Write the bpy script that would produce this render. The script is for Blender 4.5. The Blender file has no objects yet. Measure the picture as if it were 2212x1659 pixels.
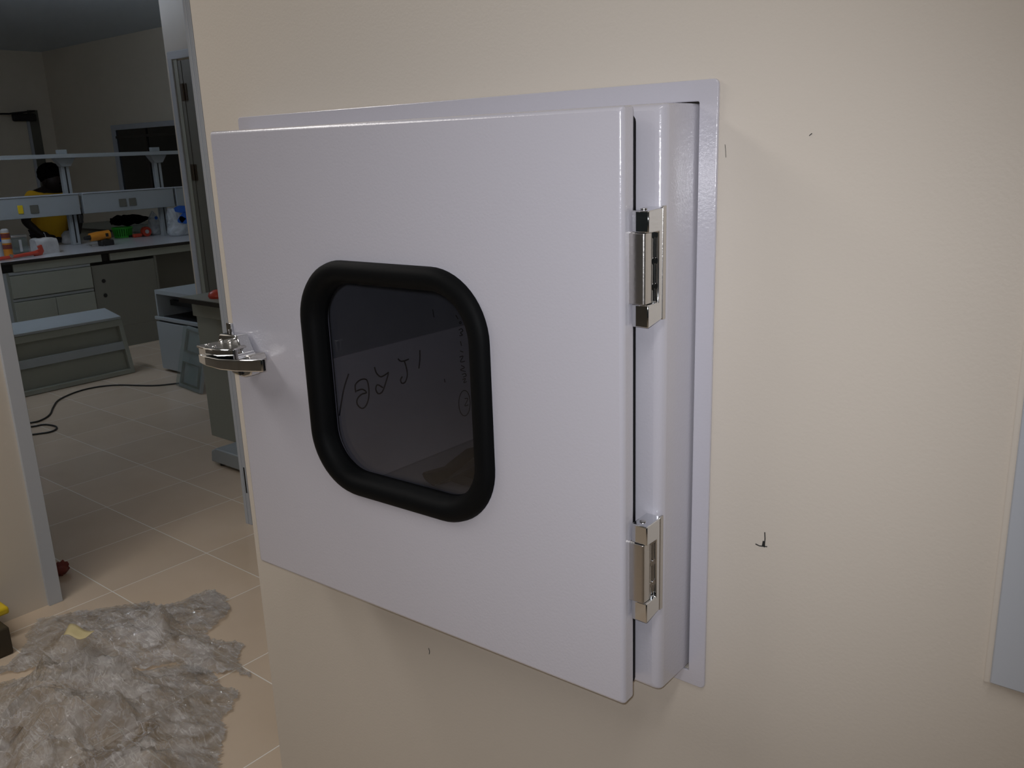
import bpy, bmesh, math, random
from mathutils import Vector, Matrix, noise
random.seed(7)
S = bpy.context.scene
COL = S.collection

# ------------------------------------------------------------------ camera
IMG_W, IMG_H, FPX = 2212.0, 1659.0, 1912.46
YAW, PITCH, ROLL = math.radians(39.974), math.radians(15.102), math.radians(-2.079)
CAM = Vector((0.0, -0.9, 1.6))
FW = Vector((-math.sin(YAW)*math.cos(PITCH), math.cos(YAW)*math.cos(PITCH), -math.sin(PITCH)))
r0 = Vector((math.cos(YAW), math.sin(YAW), 0)); u0 = r0.cross(FW)
RT = r0*math.cos(ROLL) + u0*math.sin(ROLL); UP = -r0*math.sin(ROLL) + u0*math.cos(ROLL)
cd = bpy.data.cameras.new('camera'); cam = bpy.data.objects.new('camera', cd); COL.objects.link(cam)
cd.sensor_fit = 'HORIZONTAL'; cd.sensor_width = 36.0; cd.lens = FPX/IMG_W*36.0
cd.clip_start = 0.02; cd.clip_end = 60
cam.matrix_world = Matrix((( RT.x, UP.x, -FW.x, CAM.x), (RT.y, UP.y, -FW.y, CAM.y), (RT.z, UP.z, -FW.z, CAM.z), (0,0,0,1)))
S.camera = cam

def at(px, py, axis, val):
    """world point seen at pixel px,py on the plane axis=val (used to read real positions off the photo)"""
    r = FW + RT*((px-IMG_W/2)/FPX) - UP*((py-IMG_H/2)/FPX)
    return CAM + r*((val-CAM[axis])/r[axis])

# ------------------------------------------------------------------ world, exposure, lights
w = bpy.data.worlds.new('night'); S.world = w; w.use_nodes = True
w.node_tree.nodes['Background'].inputs[0].default_value = (0.02, 0.025, 0.035, 1)
w.node_tree.nodes['Background'].inputs[1].default_value = 0.25
S.view_settings.view_transform = 'Standard'; S.view_settings.look = 'None'
S.view_settings.gamma = 1.0; S.view_settings.use_curve_mapping = False
S.view_settings.exposure = 0.0

def area(name, loc, size, power, col, rot=(0,0,0)):
    l = bpy.data.lights.new(name, 'AREA'); l.shape = 'RECTANGLE'; l.size, l.size_y = size
    l.energy = power; l.color = col
    o = bpy.data.objects.new(name, l); COL.objects.link(o); o.location = loc; o.rotation_euler = rot
    return o
P_ROOM, P_LAB, P_FLASH = 9.5, 64.0, 1.95
area('room_tube_light', (0.2, -1.45, 2.86), (0.3, 1.5), P_ROOM, (1.0, 0.955, 0.94))
area('doorway_fill_light', (-2.5, -1.2, 2.86), (0.55, 2.3), P_ROOM*2.8, (1.0, 0.955, 0.92))  # added lamp, out of view, to brighten the left wall and floor
LAB_TUBE = (-6.9, 1.2)
fl = bpy.data.lights.new('phone_flash', 'SPOT'); fl.energy = P_FLASH*10; fl.color = (0.93, 0.94, 1.0)
fl.shadow_soft_size = 0.006; fl.spot_size = math.radians(84); fl.spot_blend = 1.0
fo = bpy.data.objects.new('phone_flash', fl); COL.objects.link(fo)
fo.location = CAM - RT*0.010 + UP*0.012
fo.rotation_euler = cam.matrix_world.to_euler()

# ------------------------------------------------------------------ materials
def nmat(name, col, rough=0.5, metal=0.0, spec=0.5, coat=0.0, bump=0.0, bscale=60.0, vary=0.0, vscale=3.0, vcol=None):
    m = bpy.data.materials.new(name); m.use_nodes = True
    nt = m.node_tree; b = nt.nodes['Principled BSDF']
    b.inputs['Base Color'].default_value = (*col, 1); b.inputs['Roughness'].default_value = rough
    b.inputs['Metallic'].default_value = metal; b.inputs['Specular IOR Level'].default_value = spec
    b.inputs['Coat Weight'].default_value = coat; b.inputs['Coat Roughness'].default_value = 0.06
    tc = nt.nodes.new('ShaderNodeNewGeometry')
    if bump:
        n = nt.nodes.new('ShaderNodeTexNoise'); n.inputs['Scale'].default_value = bscale; n.inputs['Detail'].default_value = 3
        nt.links.new(tc.outputs['Position'], n.inputs['Vector'])
        bp = nt.nodes.new('ShaderNodeBump'); bp.inputs['Strength'].default_value = bump; bp.inputs['Distance'].default_value = 0.002
        nt.links.new(n.outputs['Fac'], bp.inputs['Height']); nt.links.new(bp.outputs['Normal'], b.inputs['Normal'])
        if coat: nt.links.new(bp.outputs['Normal'], b.inputs['Coat Normal'])
    if vary:
        n = nt.nodes.new('ShaderNodeTexNoise'); n.inputs['Scale'].default_value = vscale; n.inputs['Detail'].default_value = 4
        nt.links.new(tc.outputs['Position'], n.inputs['Vector'])
        mx = nt.nodes.new('ShaderNodeMix'); mx.data_type = 'RGBA'
        c2 = vcol or tuple(c*(1-vary) for c in col)
        mx.inputs[6].default_value = (*col, 1); mx.inputs[7].default_value = (*c2, 1)
        nt.links.new(n.outputs['Fac'], mx.inputs[0]); nt.links.new(mx.outputs[2], b.inputs['Base Color'])
    return m

M = {}
M['cream'] = nmat('cream_wall_paint', (0.74, 0.68, 0.595), 0.42, bump=0.12, bscale=220, vary=0.05, vscale=2.0)
M['labwall'] = nmat('lab_wall_paint', (0.84, 0.78, 0.66), 0.6, bump=0.05, bscale=150, vary=0.06)
M['ceil'] = nmat('ceiling_paint', (0.74, 0.83, 0.93), 0.8, vary=0.04)
M['white'] = nmat('white_powder_coat', (0.61, 0.60, 0.66), 0.22, coat=0.7, bump=0.12, bscale=300)
M['trim'] = nmat('grey_white_trim', (0.56, 0.60, 0.66), 0.4, bump=0.05, bscale=80, vary=0.05)
M['chrome'] = nmat('polished_chrome', (0.72, 0.73, 0.74), 0.06, 1.0)
M['satin'] = nmat('satin_nickel', (0.60, 0.58, 0.55), 0.28, 1.0, bump=0.08, bscale=300)
M['rubber'] = nmat('black_rubber', (0.003, 0.0035, 0.004), 0.6, spec=0.12, bump=0.06, bscale=300)
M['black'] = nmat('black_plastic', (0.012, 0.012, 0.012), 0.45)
M['cabgrey'] = nmat('grey_cabinet_laminate', (0.34, 0.36, 0.31), 0.5, vary=0.05)
M['cabwhite'] = nmat('pale_grey_laminate', (0.38, 0.42, 0.44), 0.45, vary=0.05)
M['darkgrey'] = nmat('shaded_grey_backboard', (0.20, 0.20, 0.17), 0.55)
M['worktop'] = nmat('pale_laminate_worktop', (0.62, 0.64, 0.68), 0.22, vary=0.04)
M['edge'] = nmat('dark_phenolic_edge', (0.02, 0.018, 0.016), 0.4)
M['board'] = nmat('grey_protective_board', (0.42, 0.41, 0.41), 0.7, vary=0.2, vscale=9)
M['steel'] = nmat('brushed_chamber_steel', (0.50, 0.52, 0.54), 0.35, 0.6, vary=0.25, vscale=12)
M['ink'] = nmat('black_marker_ink', (0.01, 0.01, 0.015), 0.6)
M['pencil'] = nmat('dark_pen_line', (0.02, 0.02, 0.02), 0.7)
M['skin'] = nmat('dark_brown_skin', (0.012, 0.007, 0.005), 0.6, spec=0.2)
M['hair'] = nmat('black_hair', (0.0015, 0.0015, 0.0015), 1.0, spec=0.0, bump=0.5, bscale=200)
M['shirt'] = nmat('yellow_shirt_cloth', (0.75, 0.42, 0.01), 0.8, bump=0.3, bscale=40, vary=0.2, vscale=8)
M['trouser'] = nmat('dark_trouser_cloth', (0.02, 0.02, 0.03), 0.9)
M['red'] = nmat('red_plastic', (0.55, 0.06, 0.03), 0.35)
M['orange'] = nmat('orange_plastic', (0.65, 0.25, 0.02), 0.45)
M['green'] = nmat('green_plastic', (0.06, 0.60, 0.05), 0.4)
M['blue'] = nmat('blue_print', (0.02, 0.12, 0.55), 0.5)
M['yellow'] = nmat('yellow_plastic', (0.80, 0.58, 0.02), 0.4)
M['whiteplastic'] = nmat('white_plastic_film', (0.62, 0.62, 0.62), 0.3, bump=0.8, bscale=60, vary=0.3, vscale=30)
M['brownlabel'] = nmat('dark_red_label', (0.20, 0.04, 0.03), 0.5)
M['card'] = nmat('brown_cardboard', (0.36, 0.22, 0.07), 0.8, vary=0.2, vscale=6)
M['darkwood'] = nmat('dark_brown_wood', (0.06, 0.045, 0.025), 0.6, vary=0.4, vscale=20)
M['tape'] = nmat('cream_masking_tape', (0.72, 0.62, 0.34), 0.6, bump=0.4, bscale=80)
M['bronze'] = nmat('dark_bronze_hinge', (0.10, 0.08, 0.06), 0.35, 0.8)
M['rearwall'] = nmat('blue_grey_wall', (0.20, 0.25, 0.27), 0.6)
M['fixture'] = nmat('white_lamp_housing', (0.8, 0.8, 0.8), 0.5)
M['doorgrey'] = nmat('grey_green_door_paint', (0.15, 0.15, 0.125), 0.5, vary=0.1)
M['nightglass'] = nmat('dark_window_glass', (0.004, 0.005, 0.006), 0.05)
m_ = bpy.data.materials.new('lit_fluorescent_tube'); m_.use_nodes = True; b_ = m_.node_tree.nodes['Principled BSDF']
b_.inputs['Emission Color'].default_value = (0.80, 0.88, 1.0, 1); b_.inputs['Emission Strength'].default_value = P_LAB; M['tubeglow'] = m_

def mat_floor():
    m = bpy.data.materials.new('polished_beige_floor_tiles'); m.use_nodes = True
    nt = m.node_tree; N = nt.nodes; Lk = nt.links; b = N['Principled BSDF']
    g = N.new('ShaderNodeNewGeometry'); sp = N.new('ShaderNodeSeparateXYZ'); Lk.new(g.outputs['Position'], sp.inputs[0])
    def mth(op, a, b_=None):
        n = N.new('ShaderNodeMath'); n.operation = op
        for i, v in enumerate((a, b_)):
            if v is None: continue
            if isinstance(v, (int, float)): n.inputs[i].default_value = v
            else: Lk.new(v, n.inputs[i])
        return n.outputs[0]
    lines = []; cells = []
    for out, off, s in ((sp.outputs[0], -1.90, 0.4267), (sp.outputs[1], 0.463, 0.405)):
        q = mth('DIVIDE', mth('SUBTRACT', out, off), s)
        cells.append(mth('FLOOR', q))
        f = mth('ABSOLUTE', mth('SUBTRACT', mth('FRACT', q), 0.5))
        lines.append(mth('GREATER_THAN', f, 0.5 - 0.0018/s))
    line = mth('MAXIMUM', *lines)
    cv = N.new('ShaderNodeCombineXYZ'); Lk.new(cells[0], cv.inputs[0]); Lk.new(cells[1], cv.inputs[1])
    wn = N.new('ShaderNodeTexWhiteNoise'); Lk.new(cv.outputs[0], wn.inputs['Vector'])
    n1 = N.new('ShaderNodeTexNoise'); n1.inputs['Scale'].default_value = 3.5; n1.inputs['Detail'].default_value = 6; Lk.new(g.outputs['Position'], n1.inputs['Vector'])
    mx = N.new('ShaderNodeMix'); mx.data_type = 'RGBA'; mx.inputs[6].default_value = (0.82, 0.68, 0.53, 1); mx.inputs[7].default_value = (0.68, 0.54, 0.40, 1)
    Lk.new(n1.outputs['Fac'], mx.inputs[0])
    m2 = N.new('ShaderNodeMix'); m2.data_type = 'RGBA'; m2.blend_type = 'MULTIPLY'; m2.inputs[0].default_value = 0.12
    Lk.new(mx.outputs[2], m2.inputs[6]); Lk.new(wn.outputs['Value'], m2.inputs[7])
    m3 = N.new('ShaderNodeMix'); m3.data_type = 'RGBA'; Lk.new(line, m3.inputs[0]); Lk.new(m2.outputs[2], m3.inputs[6])
    m3.inputs[7].default_value = (0.95, 0.93, 0.88, 1)
    Lk.new(m3.outputs[2], b.inputs['Base Color'])
    b.inputs['Roughness'].default_value = 0.16
    bp = N.new('ShaderNodeBump'); bp.inputs['Strength'].default_value = 0.04; bp.inputs['Distance'].default_value = 0.01
    Lk.new(n1.outputs['Fac'], bp.inputs['Height']); Lk.new(bp.outputs['Normal'], b.inputs['Normal'])
    return m
M['floor'] = mat_floor()

def mat_clear(name, tint, gloss_rough, body, bodycol, scale, bumpk, lo=0.0, gmin=0.05, crease_glint=0.0):
    """thin see-through film: transparent + a little milky diffuse + gloss"""
    m = bpy.data.materials.new(name); m.use_nodes = True
    nt = m.node_tree; N = nt.nodes; Lk = nt.links
    N.remove(N['Principled BSDF']); out = N['Material Output']
    g = N.new('ShaderNodeNewGeometry')
    n = N.new('ShaderNodeTexNoise'); n.inputs['Scale'].default_value = scale; n.inputs['Detail'].default_value = 8; n.inputs['Roughness'].default_value = 0.7
    Lk.new(g.outputs['Position'], n.inputs['Vector'])
    n2 = N.new('ShaderNodeTexNoise'); n2.inputs['Scale'].default_value = scale*0.22; n2.inputs['Detail'].default_value = 4; n2.inputs['Distortion'].default_value = 1.5
    Lk.new(g.outputs['Position'], n2.inputs['Vector'])
    bp = N.new('ShaderNodeBump'); bp.inputs['Strength'].default_value = bumpk; bp.inputs['Distance'].default_value = 0.01
    Lk.new(n.outputs['Fac'], bp.inputs['Height'])
    tr = N.new('ShaderNodeBsdfTransparent'); tr.inputs[0].default_value = (*tint, 1)
    df = N.new('ShaderNodeBsdfDiffuse'); df.inputs[0].default_value = (*bodycol, 1); Lk.new(bp.outputs['Normal'], df.inputs['Normal'])
    gl = N.new('ShaderNodeBsdfGlossy'); gl.inputs['Roughness'].default_value = gloss_rough; Lk.new(bp.outputs['Normal'], gl.inputs['Normal'])
    vo = N.new('ShaderNodeTexVoronoi'); vo.inputs['Scale'].default_value = scale*1.3; Lk.new(g.outputs['Position'], vo.inputs['Vector'])
    b2 = N.new('ShaderNodeBump'); b2.inputs['Strength'].default_value = bumpk*0.9; b2.inputs['Distance'].default_value = 0.012
    Lk.new(vo.outputs['Distance'], b2.inputs['Height']); Lk.new(bp.outputs['Normal'], b2.inputs['Normal']); Lk.new(b2.outputs['Normal'], gl.inputs['Normal'])
    lw = N.new('ShaderNodeLayerWeight'); lw.inputs[0].default_value = 0.5
    if bumpk > 0: Lk.new(bp.outputs['Normal'], lw.inputs['Normal'])
    pw = N.new('ShaderNodeMath'); pw.operation = 'POWER'; pw.inputs[1].default_value = 4.0; Lk.new(lw.outputs['Facing'], pw.inputs[0])
    fr = N.new('ShaderNodeMath'); fr.operation = 'MULTIPLY_ADD'; fr.use_clamp = True; Lk.new(pw.outputs[0], fr.inputs[0]); fr.inputs[1].default_value = 0.9; fr.inputs[2].default_value = gmin
    mr = N.new('ShaderNodeMapRange'); mr.inputs[1].default_value = 0.35; mr.inputs[2].default_value = 0.68; mr.inputs[3].default_value = lo; mr.inputs[4].default_value = body
    Lk.new(n2.outputs['Fac'], mr.inputs[0])
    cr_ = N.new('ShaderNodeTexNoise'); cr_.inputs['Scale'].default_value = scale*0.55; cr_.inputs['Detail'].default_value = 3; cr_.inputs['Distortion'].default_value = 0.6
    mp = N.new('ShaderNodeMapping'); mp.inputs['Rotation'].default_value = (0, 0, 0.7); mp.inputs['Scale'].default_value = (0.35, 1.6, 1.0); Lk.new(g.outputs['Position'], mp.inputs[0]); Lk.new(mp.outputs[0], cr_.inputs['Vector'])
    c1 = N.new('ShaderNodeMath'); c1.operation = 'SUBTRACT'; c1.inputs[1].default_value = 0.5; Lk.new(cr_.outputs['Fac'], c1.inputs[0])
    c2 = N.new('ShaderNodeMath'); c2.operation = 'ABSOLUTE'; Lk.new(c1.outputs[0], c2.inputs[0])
    c3 = N.new('ShaderNodeMapRange'); c3.inputs[1].default_value = 0.0; c3.inputs[2].default_value = 0.035; c3.inputs[3].default_value = crease_glint; c3.inputs[4].default_value = 0.0; Lk.new(c2.outputs[0], c3.inputs[0])  # pale diffuse streaks: highlights along the film creases painted into the colour
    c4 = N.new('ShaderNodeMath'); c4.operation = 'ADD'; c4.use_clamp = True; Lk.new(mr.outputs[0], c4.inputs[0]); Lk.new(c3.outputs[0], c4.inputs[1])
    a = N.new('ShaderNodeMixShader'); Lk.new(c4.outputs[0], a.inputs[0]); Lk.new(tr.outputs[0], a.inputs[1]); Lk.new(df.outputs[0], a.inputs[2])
    c = N.new('ShaderNodeMixShader'); Lk.new(fr.outputs[0], c.inputs[0]); Lk.new(a.outputs[0], c.inputs[1]); Lk.new(gl.outputs[0], c.inputs[2])
    Lk.new(c.outputs[0], out.inputs['Surface'])
    return m
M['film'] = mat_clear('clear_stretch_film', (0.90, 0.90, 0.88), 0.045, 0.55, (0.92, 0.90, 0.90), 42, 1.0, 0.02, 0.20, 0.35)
M['clearbox'] = mat_clear('clear_plastic_box', (0.75, 0.82, 0.80), 0.1, 0.35, (0.5, 0.55, 0.53), 12, 0.2, 0.1)
M['pane'] = mat_clear('tinted_window_glass', (0.80, 0.80, 0.84), 0.0, 0.0, (0.1, 0.1, 0.1), 5, 0.0)
M['bagfilm'] = mat_clear('milky_bag_film', (0.85, 0.88, 0.9), 0.15, 0.8, (0.75, 0.8, 0.85), 25, 0.8, 0.25)

# ------------------------------------------------------------------ mesh helpers
class MB:
    def __init__(s): s.v = []; s.f = []
    def add(s, verts, faces):
        k = len(s.v); s.v += [Vector(p) for p in verts]; s.f += [tuple(i+k for i in f) for f in faces]; return s
    def box(s, x0, x1, y0, y1, z0, z1):
        x0, x1 = sorted((x0, x1)); y0, y1 = sorted((y0, y1)); z0, z1 = sorted((z0, z1))
        return s.add([(x0,y0,z0),(x1,y0,z0),(x1,y1,z0),(x0,y1,z0),(x0,y0,z1),(x1,y0,z1),(x1,y1,z1),(x0,y1,z1)],
                     [(0,3,2,1),(4,5,6,7),(0,1,5,4),(1,2,6,5),(2,3,7,6),(3,0,4,7)])
    def prism(s, pts, fn, a, b):
        """polygon pts (u,v) extruded from a to b; fn(u,v,w) -> world"""
        n = len(pts)
        vs = [fn(u, v, a) for u, v in pts] + [fn(u, v, b) for u, v in pts]
        fs = [tuple(range(n))[::-1], tuple(range(n, 2*n))] + [(i, (i+1) % n, n+(i+1) % n, n+i) for i in range(n)]
        return s.add(vs, fs)
    def ring(s, outer, inner, fn, a, b):
        n = len(outer)
        vs = [fn(u, v, a) for u, v in outer] + [fn(u, v, a) for u, v in inner] + [fn(u, v, b) for u, v in outer] + [fn(u, v, b) for u, v in inner]
        fs = []
        for i in range(n):
            j = (i+1) % n
            fs += [(i, n+i, n+j, j), (2*n+i, 2*n+j, 3*n+j, 3*n+i), (i, j, 2*n+j, 2*n+i), (n+i, 3*n+i, 3*n+j, n+j)]
        return s.add(vs, fs)
    def tube(s, path, r, seg=10, closed=False, caps=True, sx=1.0):
        P = [Vector(p) for p in path]; n = len(P)
        R = r if isinstance(r, (list, tuple)) else [r]*n
        k = len(s.v); up = Vector((0, 0, 1)); prev = None
        for i, p in enumerate(P):
            if closed: t = P[(i+1) % n] - P[(i-1) % n]
            else: t = P[min(i+1, n-1)] - P[max(i-1, 0)]
            t.normalize()
            if prev is None:
                a = t.cross(up)
                if a.length < 1e-3: a = t.cross(Vector((1, 0, 0)))
            else: a = prev - t*prev.dot(t)
            a.normalize(); b = t.cross(a); prev = a
            for j in range(seg):
                an = 2*math.pi*j/seg
                s.v.append(p + a*(math.cos(an)*R[i]*sx) + b*(math.sin(an)*R[i]))
        for i in range(n if closed else n-1):
            i2 = (i+1) % n
            for j in range(seg):
                j2 = (j+1) % seg
                s.f.append((k+i*seg+j, k+i*seg+j2, k+i2*seg+j2, k+i2*seg+j))
        if caps and not closed:
            s.f.append(tuple(k+j for j in range(seg))[::-1]); s.f.append(tuple(k+(n-1)*seg+j for j in range(seg)))
        return s
    def lathe(s, prof, c, axis='z', seg=24):
        k = len(s.v); n = len(prof); c = Vector(c)
        for r, h in prof:
            for j in range(seg):
                a = 2*math.pi*j/seg; u, v = r*math.cos(a), r*math.sin(a)
                s.v.append(c + (Vector((u, v, h)) if axis == 'z' else Vector((u, h, v)) if axis == 'y' else Vector((h, u, v))))
        for i in range(n-1):
            for j in range(seg):
                j2 = (j+1) % seg
                s.f.append((k+i*seg+j, k+i*seg+j2, k+(i+1)*seg+j2, k+(i+1)*seg+j))
        s.f.append(tuple(k+j for j in range(seg))[::-1]); s.f.append(tuple(k+(n-1)*seg+j for j in range(seg)))
        return s

ORG = {}
def empty(name, loc, label=None, cat=None, group=None, kind=None):
    o = bpy.data.objects.new(name, None); COL.objects.link(o); o.location = loc; o.empty_display_size = 0.05
    ORG[o.name] = Vector(loc); tag(o, label, cat, group, kind); return o
def tag(o, label=None, cat=None, group=None, kind=None):
    if label: o['label'] = label
    if cat: o['category'] = cat
    if group: o['group'] = group
    if kind: o['kind'] = kind
    return o
def obj(name, mb, mat, parent=None, bevel=0.0, seg=2, smooth=40, label=None, org=None):
    vs = mb.v
    if parent is not None: o0 = ORG[parent.name]
    elif org is not None: o0 = Vector(org)
    else:
        xs = [v.x for v in vs]; ys = [v.y for v in vs]; zs = [v.z for v in vs]
        o0 = Vector(((min(xs)+max(xs))/2, (min(ys)+max(ys))/2, min(zs)))
    me = bpy.data.meshes.new(name); me.from_pydata([tuple(v-o0) for v in vs], [], mb.f); me.update()
    bm = bmesh.new(); bm.from_mesh(me); bmesh.ops.recalc_face_normals(bm, faces=bm.faces); bm.to_mesh(me); bm.free()
    for p in me.polygons: p.use_smooth = True
    me.set_sharp_from_angle(angle=math.radians(smooth))
    me.materials.append(M[mat])
    o = bpy.data.objects.new(name, me); COL.objects.link(o)
    if parent is not None: o.parent = parent
    else: o.location = o0
    ORG[o.name] = o0
    if bevel:
        b = o.modifiers.new('bevel', 'BEVEL'); b.width = bevel; b.segments = seg; b.limit_method = 'ANGLE'; b.angle_limit = math.radians(35)
    if label: o['label'] = label
    return o
def struct(name, mb, mat, parent=None, bevel=0.0):
    o = obj(name, mb, mat, parent, bevel, org=None if parent else (0, 0, 0))
    if parent is None: o['kind'] = 'structure'
    return o
def rrect(cx, cy, w, h, r, n=8):
    pts = []
    for k, (sx, sy) in enumerate(((1, 1), (-1, 1), (-1, -1), (1, -1))):
        for i in range(n+1):
            a = math.pi/2*(k + i/n)
            pts.append((cx + sx*(w/2-r) + r*math.cos(a), cy + sy*(h/2-r) + r*math.sin(a)))
    return pts
XZ = lambda u, v, w_: Vector((u, w_, v))
YZ = lambda u, v, w_: Vector((w_, u, v))
XY = lambda u, v, w_: Vector((u, v, w_))
B = lambda *a: MB().box(*a)

# ------------------------------------------------------------------ the setting
HC = 3.0                                        # ceiling height
WX = -3.29                                      # doorway wall, face towards us
WE = -1.43                                      # free end of the pass box wall
PY, PX = 2.10, -5.09                            # partition behind: face and outer corner
BY, FX = 4.78, -12.65                           # lab back wall and far wall
struct('floor', B(-12.9, 5.1, -8.1, 5.0, -0.1, 0), 'floor')
struct('ceiling', B(-12.9, 5.1, -8.1, 5.0, HC, HC+0.1), 'ceil')
OX0, OX1, OZ0, OZ1 = -1.301, -0.4745, 0.9465, 1.6385       # hole for the pass box
wf = MB().ring([(WE, 0), (5.0, 0), (5.0, HC), (WE, HC)], [(OX0, OZ0), (OX1, OZ0), (OX1, OZ1), (OX0, OZ1)], XZ, 0.0, 0.12)
wall_front = struct('wall_front', wf, 'cream')
# doorway wall with an opening
DY0, DY1, DZ = 0.314, 1.150, 2.45
wb = B(WX-0.012, WX+0.012, -0.9, DY0-0.004, 0, HC); wb.box(WX-0.012, WX+0.012, DY1+0.004, PY, 0, HC); wb.box(WX-0.012, WX+0.012, DY0-0.004, DY1+0.004, DZ+0.004, HC)
struct('wall_left', wb, 'cream')
struct('wall_right', B(5.0, 5.1, -8.1, 2.2, 0, HC), 'rearwall')
struct('wall_rear', B(-12.9, 5.1, -8.1, -8.0, 0, HC), 'rearwall')
struct('wall_partition', MB().box(PX, 5.0, PY, PY+0.12, 0, HC).box(PX, PX+0.12, PY+0.12, BY, 0, HC), 'cream')
struct('wall_back', B(FX, PX, BY, BY+0.1, 0, HC), 'labwall')
struct('wall_far', B(FX-0.1, FX, -8.1, BY+0.1, 0, HC), 'labwall')

# door frame in the left wall (opening to the lab)
tf = MB()
tf.box(WX-0.016, WX+0.026, DY0-0.050, DY0, 0, DZ+0.045)
tf.box(WX-0.016, WX+0.026, DY1, DY1+0.045, 0, DZ+0.045)
tf.box(WX-0.016, WX+0.026, DY0, DY1, DZ, DZ+0.045)
tf.box(WX-0.016, WX+0.004, DY1-0.003, DY1, 0, DZ)
tr1 = struct('trim_1', tf, 'trim', bevel=0.003)
ORG[tr1.name] = Vector((0, 0, 0))
sp_ = at(531, 1037, 0, WX+0.016)
obj('strike_slot', B(WX+0.012, WX+0.020, DY1-0.0015, DY1+0.001, sp_.z-0.06, sp_.z+0.06), 'black', tr1, label='black slot in the frame')

# fixtures that carry the lights; the doorway batten is an added fill
for nm, (x, y), (sx, sy), lab in (('ceiling_light', (0.2, -1.45), (0.34, 1.6), 'fluorescent ceiling batten over the room in front of the hatch'),
                                  ('ceiling_light', (-2.5, -1.2), (0.60, 2.4), 'added unseen ceiling batten brightening the doorway side'),
                                  ('ceiling_light', LAB_TUBE, (1.3, 0.12), 'fluorescent ceiling batten in the lab beyond the doorway')):
    o = obj(nm, B(x-sx/2, x+sx/2, y-sy/2, y+sy/2, 2.87, HC), 'fixture', bevel=0.01); tag(o, lab, 'lamp')
    if x == LAB_TUBE[0]: obj('fluorescent_tube', MB().tube([(x-0.6, y, 2.82), (x+0.6, y, 2.82)], 0.02, 12), 'tubeglow', o)

# ------------------------------------------------------------------ pass box
pb = empty('pass_box', (-0.888, 0.0, 0.951), 'white steel pass-through hatch with a black-framed window built into the cream wall', 'hatch')
FLX0, FLX1, FLZ0, FLZ1 = -1.323, -0.4527, 0.928, 1.660
obj('wall_flange', MB().ring(rrect((FLX0+FLX1)/2, (FLZ0+FLZ1)/2, FLX1-FLX0, FLZ1-FLZ0, 0.006, 4),
    rrect((OX0+OX1)/2, (OZ0+OZ1)/2, OX1-OX0-0.001, OZ1-OZ0-0.001, 0.002, 4), XZ, -0.005, -0.0005), 'white', pb, bevel=0.0012)
BX0, BX1, BZ0, BZ1, BYF, BYB = -1.2985, -0.4772, 0.9515, 1.6362, -0.0745, 0.56
body = MB().ring(rrect((BX0+BX1)/2, (BZ0+BZ1)/2, BX1-BX0, BZ1-BZ0, 0.004, 3), rrect((BX0+BX1)/2, 1.2925, BX1-BX0-0.11, 0.615, 0.01, 3), XZ, BYF, BYB)
body_o = obj('chamber_housing', body, 'white', pb, bevel=0.011, seg=5)
iz0 = 1.2925-0.3075
obj('chamber_back', B(BX0+0.05, BX1-0.05, BYB-0.006, BYB-0.001, iz0-0.01, 1.605), 'steel', pb)
obj('chamber_lining', MB().ring(rrect((BX0+BX1)/2, 1.2925, BX1-BX0-0.1095, 0.6155, 0.01, 3), rrect((BX0+BX1)/2, 1.2925, BX1-BX0-0.113, 0.612, 0.01, 3), XZ, -0.03, BYB-0.007), 'steel', pb)

# the door leaf, standing a few degrees ajar on its right-hand hinges
P0 = Vector((-0.4968, -0.1224, 0)); TV = (Vector((-1.1817, -0.1485, 0))-P0).normalized(); NV = Vector((-TV.y, TV.x, 0))
if NV.y > 0: NV = -NV
def DP(s, z, off=0.0): return P0 + TV*s + NV*off + Vector((0, 0, z))
DPf = lambda u, v, w_: DP(u, v, w_)
DW, DZ0, DZ1 = 0.690, 0.952, 1.634
hole = rrect(0.349, 1.2935, 0.285, 0.285, 0.066, 12)
outer = rrect(DW/2, (DZ0+DZ1)/2, DW, DZ1-DZ0, 0.003, 12)
door = obj('door_leaf', MB().ring(outer, hole, DPf, -0.026, 0.0), 'white', pb, bevel=0.006, seg=4)
# rubber window gasket
go_, gi_ = rrect(0.349, 1.2935, 0.336, 0.334, 0.088, 14), rrect(0.349, 1.2935, 0.272, 0.272, 0.060, 14)
g = MB(); prof = [(0.0, 0.0005), (0.04, 0.006), (0.15, 0.0105), (0.35, 0.013), (0.6, 0.0125), (0.8, 0.0095), (0.93, 0.004), (1.0, -0.004), (1.0, -0.016)]
n = len(go_); k0 = 0
for t, off in prof:
    for i in range(n):
        u = go_[i][0]*(1-t)+gi_[i][0]*t; v = go_[i][1]*(1-t)+gi_[i][1]*t
        g.v.append(DP(u, v, off))
for a in range(len(prof)-1):
    for i in range(n):
        j = (i+1) % n; g.f.append((a*n+i, a*n+j, (a+1)*n+j, (a+1)*n+i))
obj('window_gasket', g, 'rubber', door, smooth=60)
gj = MB(); zj = 1.302
gj.ring([(0.515, zj-0.0012), (0.519, zj-0.0012), (0.519, zj+0.02), (0.515, zj+0.02)], [(0.516, zj), (0.518, zj), (0.518, zj+0.019), (0.516, zj+0.019)], DPf, 0.0, 0.003)
obj('window_pane', MB().prism(rrect(0.349, 1.2935, 0.278, 0.278, 0.062, 12), DPf, -0.014, -0.010), 'pane', door)
obj('door_seal', MB().ring(rrect(DW/2, (DZ0+DZ1)/2, DW-0.012, DZ1-DZ0-0.014, 0.008, 4), rrect(DW/2, (DZ0+DZ1)/2, DW-0.05, DZ1-DZ0-0.05, 0.008, 4), DPf, -0.040, -0.0262), 'rubber', door, bevel=0.003)

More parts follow.
